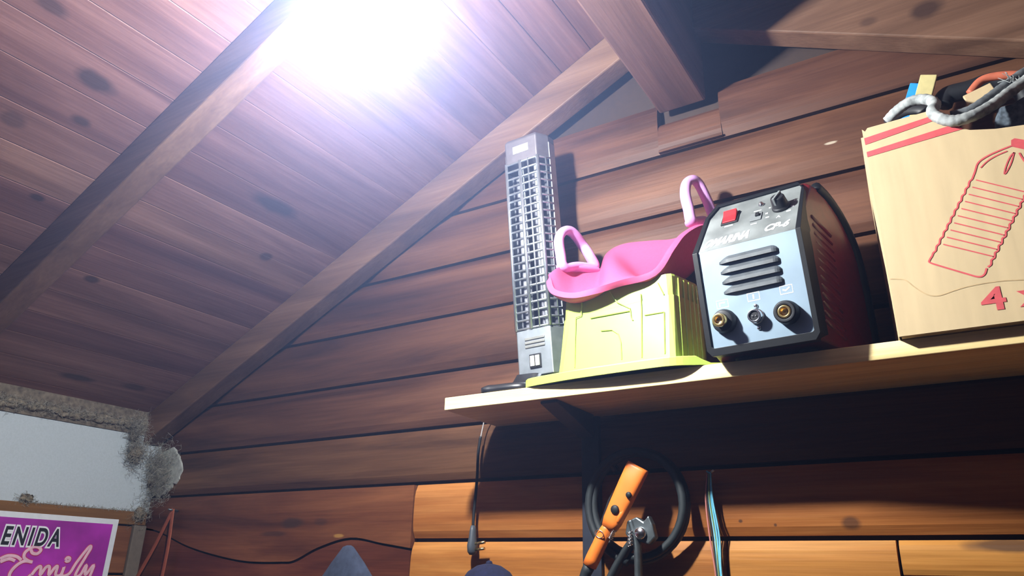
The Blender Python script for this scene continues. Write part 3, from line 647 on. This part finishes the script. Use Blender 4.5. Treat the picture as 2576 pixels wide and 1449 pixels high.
# steel earth clamp with two handles
M_clamp = plain('dull_grey_steel', (.12, .14, .15), .42, .75, .25, 50); EO = aty(1602, 1330, 1.437)
ec = thing('earth_clamp', 'dark steel welding earth clamp with spread handles hung before the cable coil', 'clamp', EO)
e_ = lambda x, y, Y=1.425: aty(x, y, Y+.012)-EO
bm = bmesh.new(); P = spline([e_(1588, 1310), (e_(1598, 1345)), e_(1605, 1390), e_(1607, 1470), e_(1607, 1560)], 6); tube(bm, P, [.011]*len(P), n=12, flat=.7); link('handle', bm, M_clamp, ec, True)
bm = bmesh.new(); P = spline([e_(1618, 1310, 1.435), e_(1600, 1350, 1.438), e_(1572, 1392, 1.44), e_(1540, 1449, 1.44), e_(1500, 1540, 1.44)], 6); tube(bm, P, [.0125]*len(P), n=12, flat=.7); link('handle', bm, M_teal, ec, True, label='dark handle')
bm = bmesh.new()
prism(bm, [e_(*p, 1.418) for p in ((1572, 1342), (1576, 1312), (1600, 1300), (1618, 1312), (1630, 1296), (1640, 1318), (1648, 1352), (1632, 1370), (1606, 1362), (1588, 1368))], (0, .02, 0)); link('jaw', bm, M_clamp, ec, bevel=.003)
link('pivot', LT([(.010, -.016), (.012, -.012), (.012, .012), (.010, .016)], n=18, M=Matrix.Translation(e_(1616, 1342, 1.425)) @ Matrix.Rotation(math.pi/2, 4, 'X')), M_steel, ec, True)
bm = bmesh.new()
for k in range(60):
    a = k*.75; tube_p = Vector((-.009+.018*k/60, 0, 0))
tube(bm, [e_(1588, 1352, 1.416)+Vector((.008*math.cos(k*.9)*.6, -.006+.008*math.sin(k*.9)*.5, -.0009*k+.012)) for k in range(34)], .0013, n=6); link('spring', bm, M_steel, ec, True)
# orange electrode holder
M_orange = plain('orange_plastic', (.85, .20, .025), .45, var=.05); OO = aty(1555, 1300, 1.426)
eh = thing('electrode_holder', 'orange welding electrode holder hanging aslant in front of the cable coil', 'electrode holder', OO)
o_ = lambda x, y, Y=1.426: aty(x, y, Y)-OO
A_, B_ = o_(1606, 1172), o_(1487, 1426); ue = (B_-A_).normalized(); ve = Vector((0, 1, 0)); we = ue.cross(ve).normalized(); 
if we.x < 0: we = -we
Lh = (B_-A_).length
def hp(s_, w_, d=0.0): return A_+ue*(s_*Lh)+we*w_+ve*d
bm = bmesh.new(); secs = [(.0, .0235, .010), (.03, .0245, .012), (.20, .0235, .0125), (.33, .0225, .0125), (.42, .0215, .013), (.55, .0195, .013), (.62, .0155, .012)]
loft(bm, [[hp(s_, w_*math.cos(a)*(1/max(abs(math.cos(a)), abs(math.sin(a)))**.55), d*math.sin(a)*(1/max(abs(math.cos(a)), abs(math.sin(a)))**.55)) for a in [2*math.pi*k/20 for k in range(20)]] for s_, w_, d in secs]); link('head', bm, M_orange, eh, True)
bm = bmesh.new(); secs = [(.60, .010, .010), (.64, .0125, .0115), (.70, .0145, .0135), (.80, .0145, .014), (.93, .0150, .0145), (1.0, .0145, .014)]
loft(bm, [[hp(s_, w_*math.cos(a)-.004, d*math.sin(a)) for a in [2*math.pi*k/20 for k in range(20)]] for s_, w_, d in secs]); link('handgrip', bm, M_orange, eh, True)
bm = bmesh.new(); loft(bm, [[hp(s_, w_*math.cos(a)+.0135, d*math.sin(a)-.002) for a in [2*math.pi*k/14 for k in range(14)]] for s_, w_, d in ((.36, .004, .008), (.46, .008, .011), (.52, .0075, .011), (.545, .004, .008))]); link('lever', bm, M_orange, eh, True)
MO = Matrix(((we.x, ue.x, -ve.x, 0), (we.y, ue.y, -ve.y, 0), (we.z, ue.z, -ve.z, 0), (0, 0, 0, 1)))
def at_o(s_, w_, d): return Matrix.Translation(hp(s_, w_, -d)) @ MO
link('pivot_cap', LT([(.0088, 0), (.0088, .003), (.0075, .0045), (.0005, .005)], n=20, M=at_o(.44, .0, .0125)), M_rubber, eh, True)
link('pivot_cap', LT([(.006, 0), (.006, .003), (.005, .0045), (.0005, .005)], n=16, M=at_o(.265, .013, .0115)), M_rubber, eh, True)
bm = bmesh.new(); 
for k in range(34): pass
tube(bm, [hp(.60+.0025*k, .013+.0045*math.cos(k*1.2), -.004+.0045*math.sin(k*1.2)) for k in range(40)], .0011, n=6); link('spring', bm, M_steel, eh, True)
bm = bmesh.new(); prism(bm, [hp(s_, w_, -.006) for s_, w_ in ((.30, -.024), (.40, -.0265), (.62, -.0205), (.62, -.0165), (.52, -.019), (.40, -.0215))], (0, .012, 0)); link('lower_jaw', bm, M_black, eh, bevel=.001)
bm = bmesh.new(); rngp = [hp(.70, 0, 0)+we*(.010*math.cos(a)-.008)+ue*(.007*math.sin(a))-ve*.0145 for a in [2*math.pi*k/20 for k in range(20)]]; tube(bm, rngp, .0009, n=6, closed=True); link('wire_ring', bm, M_steel, eh, True)
bm = bmesh.new(); tube(bm, [hp(.985, -.004), hp(1.06, -.0045), hp(1.2, -.002), hp(1.45, .01)], [.0125, .0115, .0095, .0085], n=14); link('cable_tail', bm, M_teal, eh, True)
bm = bmesh.new(); tube(bm, [hp(.04, .0, .006), hp(.04, 0, .03), hp(.03, 0, .064)], .0022, n=8); tag(link('nail', bm, M_clamp, None, True), 'long nail behind the orange electrode holder', 'nail').location = OO
# bundle of wires on a nail
NO = aty(1792, 1192, 1.50); M_bluew = plain('light_blue_wire', (.16, .50, .70), .45, var=.1); M_pinkw = plain('brick_red_wire', (.45, .16, .14), .5); M_greenw = plain('dull_green_wire', (.16, .22, .10), .5)
nl = tag(link('nail', TB([Vector((-.012, .004, -.002)), Vector((0, -.016, 0)), Vector((.014, -.036, .002))], .0022, n=8), plain('bright_nail', (.55, .56, .58), .3, 1.0), None, True), 'bent bright nail in the wall that carries the blue wires', 'nail'); nl.location = NO
wb = thing('wire_bundle', 'bundle of thin blue wires hanging from a nail below the shelf', 'wires', NO)
for i, (dx, m) in enumerate(((-.011, M_pinkw), (-.005, M_teal), (.0, M_bluew), (.005, M_bluew), (.010, M_bluew), (.002, M_greenw))):
    P = spline([Vector((dx*.3, -.018-.001*i, .001)), Vector((dx*.7-.003, -.020-.001*i, -.05)), Vector((dx*.9+.001, -.018, -.12)), Vector((dx*.6+.004, -.018-.0012*i, -.19)), Vector((dx*.8+.008, -.018, -.30))], 8)
    link('wire', TB(P, .0019, n=8), m, wb, True)
bm = bmesh.new(); tube(bm, [Vector((-.005, -.02, .003)), Vector((0, -.026, .0)), Vector((.004, -.02, -.004)), Vector((.0, -.012, -.001))], .0018, n=6); 
link('wire_loop', bm, M_bluew, wb, True)
# power cord with plug dangling over the wall
PO = aty(1216, 1052, 1.475); c_ = lambda x, y, Y=1.475: aty(x, y, Y)-PO
pc = thing('power_cord', 'black power cord with a moulded plug dangling below the shelf end', 'power cord', PO)
link('clear_sleeve', TB(spline([c_(1224, 1036), c_(1216, 1068), c_(1209, 1102)], 6), .0016, n=8), plain('clear_grey_twine', (.35, .33, .33), .4), pc, True, label='pale twine at the top')
link('cable', TB(spline([c_(1209, 1098), c_(1203, 1140), c_(1201, 1190), c_(1197, 1240), c_(1192, 1290), c_(1190, 1330)], 6), .0036, n=10), M_rubber, pc, True)
bm = bmesh.new(); P = [c_(1190, 1322), c_(1190, 1334), c_(1189, 1350), c_(1188, 1372), c_(1188, 1388), c_(1188, 1396)]; tube(bm, P, [.006, .0095, .0105, .0145, .0135, .008], n=16, flat=.75); pg = link('plug', bm, plain('grey_black_plug', (.05, .06, .075), .5), pc, True)
bm = bmesh.new(); tube(bm, [c_(1196, 1368, 1.468), c_(1220, 1364, 1.466)], .0034, n=8); tube(bm, [c_(1196, 1383, 1.474), c_(1219, 1380, 1.474)], .0034, n=8); link('plug_pins', bm, M_brass, pg, True)
# navy cap, only its crown in view
M_capn = plain('navy_cloth', (.006, .008, .035), .95, var=.3, scale=120, bump=.4); NC = aty(1228, 1500, 1.44)
cp = thing('cap', 'dark navy knitted cap hung low on the wall below the plug', 'cap', NC)
top_ = (aty(1228, 1418, 1.44)-NC).length
bm = bmesh.new(); lathe(bm, [(.074, -.03), (.073, .0), (.066, top_*.45), (.05, top_*.75), (.028, top_*.94), (.008, top_), (.0005, top_*1.0)], 28, Matrix.Diagonal((1, .75, 1, 1))); link('crown', bm, M_capn, cp, True)
link('pompom', LT([(.0005, -.008), (.007, -.004), (.008, 0), (.006, .005), (.0005, .007)], n=14, M=Matrix.Translation((0, 0, top_))), M_capn, cp, True)
# dull blue cloth hung to a point
M_cloth = plain('faded_blue_cloth', (.032, .042, .075), .95, var=.25, scale=60, bump=.4); QO = aty(878, 1376, 1.42)
bm = bmesh.new(); rg = []
for i in range(9):
    f = i/8; h = -.30*f; r = .014+.25*f**.9
    rg.append([Vector((r*math.cos(a)*(1+.10*math.sin(5*a+f)), (.012+.05*f)*math.sin(a)-.002, h)) for a in [2*math.pi*k/36 for k in range(36)]])
loft(bm, [[Vector((.006*math.cos(2*math.pi*k/36), .004*math.sin(2*math.pi*k/36), .004)) for k in range(36)]]+rg)
tag(link('hanging_cloth', bm, M_cloth, None, True), 'dull blue cloth hanging to a point on the left part of the board wall', 'cloth').location = QO
# brick red strap over a nail in the corner
M_strap = plain('rust_red_strap', (.30, .075, .035), .6); TO = aty(438, 1281, 1.485)
ts = thing('strap', 'rust red strap hung over a nail in the corner beside the white panel', 'strap', TO)
for tgt in ((334, 1470), (402, 1475)): link('strap_end', TB(spline([Vector((0, -.004, 0)), (aty(*tgt, 1.485)-TO)*.5+Vector((.004, 0, 0)), aty(*tgt, 1.485)-TO], 6), .0085, n=8, flat=.25, up=(0, 1, 0)), M_strap, ts, True)
tag(link('nail', TB([Vector((0, .015, 0)), Vector((0, -.02, .002))], .003, n=8), M_clamp, None, True), 'dark nail in the corner that carries the rust red strap', 'nail').location = TO+Vector((0, 0, -.004))

# ------------------------------------------------------------------ sign on the left wall
XS = XL+.012; s_at = lambda px, py: atx(px, py, XS)
tr = s_at(300, 1307); ibr = s_at(284, 1319); ytl = -.0
M_sb = plain('white_sign_border', (.66, .70, .76), .5, var=.05); M_mag = plain('magenta_sign_print', (.34, .025, .36), .45, var=.35, scale=9); M_ltr = plain('black_sign_letters', (.01, .012, .02), .5); M_out = plain('white_letter_outline', (.78, .80, .86), .5, var=.03); M_script = plain('pale_pink_script', (.74, .46, .58), .5, var=.1); M_shad = plain('crimson_letter_edge', (.45, .02, .12), .5)
sg = thing('sign', 'magenta name sign with white border on the left wall under the batten', 'sign', (XS, tr.y, tr.z))
link('board', BX(-.010, 0, -.75, 0, -.42, 0), M_sb, sg, bevel=.001)
gx = ibr.y-tr.y; gz = ibr.z-tr.z
link('printed_face', BX(0, .0006, -.73, gx, -.40, gz), M_mag, sg)
SR = (math.pi/2, 0, math.pi/2); so = Vector((XS, tr.y, tr.z))
a = s_at(-2, 1370)-so; b2 = s_at(146, 1370)-so
for m, bold, d in ((M_ltr, .0018, .0020), (M_out, .0068, .0012)):
    text('ENIDA', .068, m, sg, (d, a.y, a.z+.002), SR, 'lettering', .12, bold, (b2.y-a.y) if bold < .005 else -1, .0003, 1.3)
def scr(L, w_=5): return L
strokes = [[(250, 1235), (262, 1262), (300, 1268), (330, 1240), (310, 1215), (265, 1215), (205, 1255), (195, 1300), (235, 1330), (262, 1335)],
           [(262, 1335), (190, 1330), (120, 1375), (75, 1440), (90, 1500), (170, 1500), (250, 1440)], [(0, 1310), (60, 1285), (130, 1290), (170, 1320)], [(0, 1335), (70, 1310), (120, 1325)],
           [(255, 1440), (300, 1385), (330, 1375), (325, 1440), (370, 1380), (400, 1375), (395, 1440), (440, 1385), (465, 1372), (450, 1440), (490, 1440), (520, 1375), (500, 1445), (560, 1430), (620, 1340), (720, 1215), (735, 1225), (690, 1300), (610, 1440), (650, 1440), (700, 1360), (690, 1440), (760, 1360), (720, 1470)],
           [(530, 1320), (545, 1300), (565, 1305), (560, 1325), (540, 1330), (530, 1320)]]
for m, w_, d in ((M_shad, .0125, .0009), (M_script, .0085, .0014)):
    bm = bmesh.new()
    for L in strokes:
        P = []
        for p in spline([(x, y, 0) for x, y in L], 6): r_ = s_at(p.x/3.2267, 1000+p.y/3.2267)-so; P.append(Vector((d, r_.y, r_.z)))
        tube(bm, P, w_/2, n=8, flat=.12, up=(1, 0, 0))
    link('script_name', bm, m, sg)

# ------------------------------------------------------------------ dust and webs in the corner
M_web = plain('dusty_cobweb', (.26, .245, .21), .95, var=.4, scale=80)
bm = bmesh.new(); rnd_ = random.Random(3)
def fuzz(c, r, n, ln=.03):
    for k in range(n*3):
        p = Vector(c)+Vector((rnd_.gauss(0, r[0]), rnd_.gauss(0, r[1]), rnd_.gauss(0, r[2]))); p.x = max(p.x, XL+.002); p.y = min(p.y, YW-.001)
        d = Vector((rnd_.gauss(0, 1), rnd_.gauss(0, 1), rnd_.gauss(0, 1))).normalized()*rnd_.uniform(.3, 1)*ln
        q_ = p+d; q_.x = max(q_.x, XL+.002); q_.y = min(q_.y, YW-.001)
        tube(bm, [p, (p+q_)/2+d.orthogonal()*.25, q_], .00038, n=3)
for k in range(26):
    y = .80+.025*k; z = .435+.006*rnd_.random(); fuzz((XL+.012, y, z), (.006, .012, .008), 26, .022)
fuzz((XL+.03, 1.385, .42), (.02, .012, .02), 160, .03); fuzz((XL+.03, 1.40, .35), (.015, .015, .022), 220, .03); fuzz((XL+.03, 1.475, .31), (.04, .014, .04), 260, .04); fuzz((XL+.06, 1.485, .25), (.03, .008, .03), 120, .04); fuzz((XL+.01, 1.47, .16), (.012, .02, .02), 90, .03)
fuzz((XL+.004, 1.11, .172), (.003, .014, .008), 60, .012)
for k in range(40): fuzz((XL+.004, 1.1+.01*k, .166), (.003, .006, .002), 5, .010)
tag(link('cobweb', bm, M_web), 'dusty cobwebs along the top of the white panel and in the corner', 'cobweb', kind='stuff')
bm = bmesh.new()
for k in range(30):
    ya = .72+.026*k; bmesh.ops.create_icosphere(bm, subdivisions=2, radius=.012, matrix=Matrix.Translation((XL+.006, ya, .432+rnd_.uniform(-.003, .008))) @ Matrix.Diagonal((.8, 1.8, rnd_.uniform(.7, 1.3), 1)))
for c, r in (((XL+.03, 1.40, .345), (.018, .018, .018)), ((XL+.012, 1.39, .40), (.008, .012, .015)), ((XL+.014, 1.482, .26), (.014, .008, .014)), ((XL+.010, 1.465, .158), (.012, .016, .022)), ((XL+.004, 1.115, .176), (.006, .018, .012))):
    bmesh.ops.create_icosphere(bm, subdivisions=3, radius=1, matrix=Matrix.Translation(c) @ Matrix.Diagonal((*r, 1)))
for v in bm.verts: v.co += Vector((rnd_.gauss(0, .0025), rnd_.gauss(0, .0025), rnd_.gauss(0, .0025))); v.co.x = max(v.co.x, XL+.001); v.co.y = min(v.co.y, YW-.0005)
tag(link('packed_dust', bm, plain('packed_brown_dust', (.20, .165, .12), 1.0, var=.5, scale=120), None, True), 'grey brown packed dust under the eave boards above the white panel', 'dust', kind='stuff')

M_fill = plain('whitish_filler', (.38, .40, .38), .95, var=.25, scale=60, bump=.7)
bm = bmesh.new(); fp = [aty(*p, YW-.004) for p in ((388, 1180), (400, 1145), (432, 1128), (452, 1150), (455, 1190), (440, 1215), (415, 1238), (392, 1250), (378, 1235))]
FO = fp[0].copy(); prism(bm, [p-FO+Vector((rnd_.uniform(-.006, .006), 0, rnd_.uniform(-.006, .006))) for p in spline(fp, 5, True)], (0, .008, 0)); f_ = tag(link('corner_filler', bm, M_fill, None, bevel=.003), 'whitish filler lump smeared on the boards in the corner under the rafter end', 'filler'); f_.location = FO
# ------------------------------------------------------------------ lift everything onto the floor at z = 0
for o in bpy.data.objects:
    if o.parent is None: o.location.z += EYE
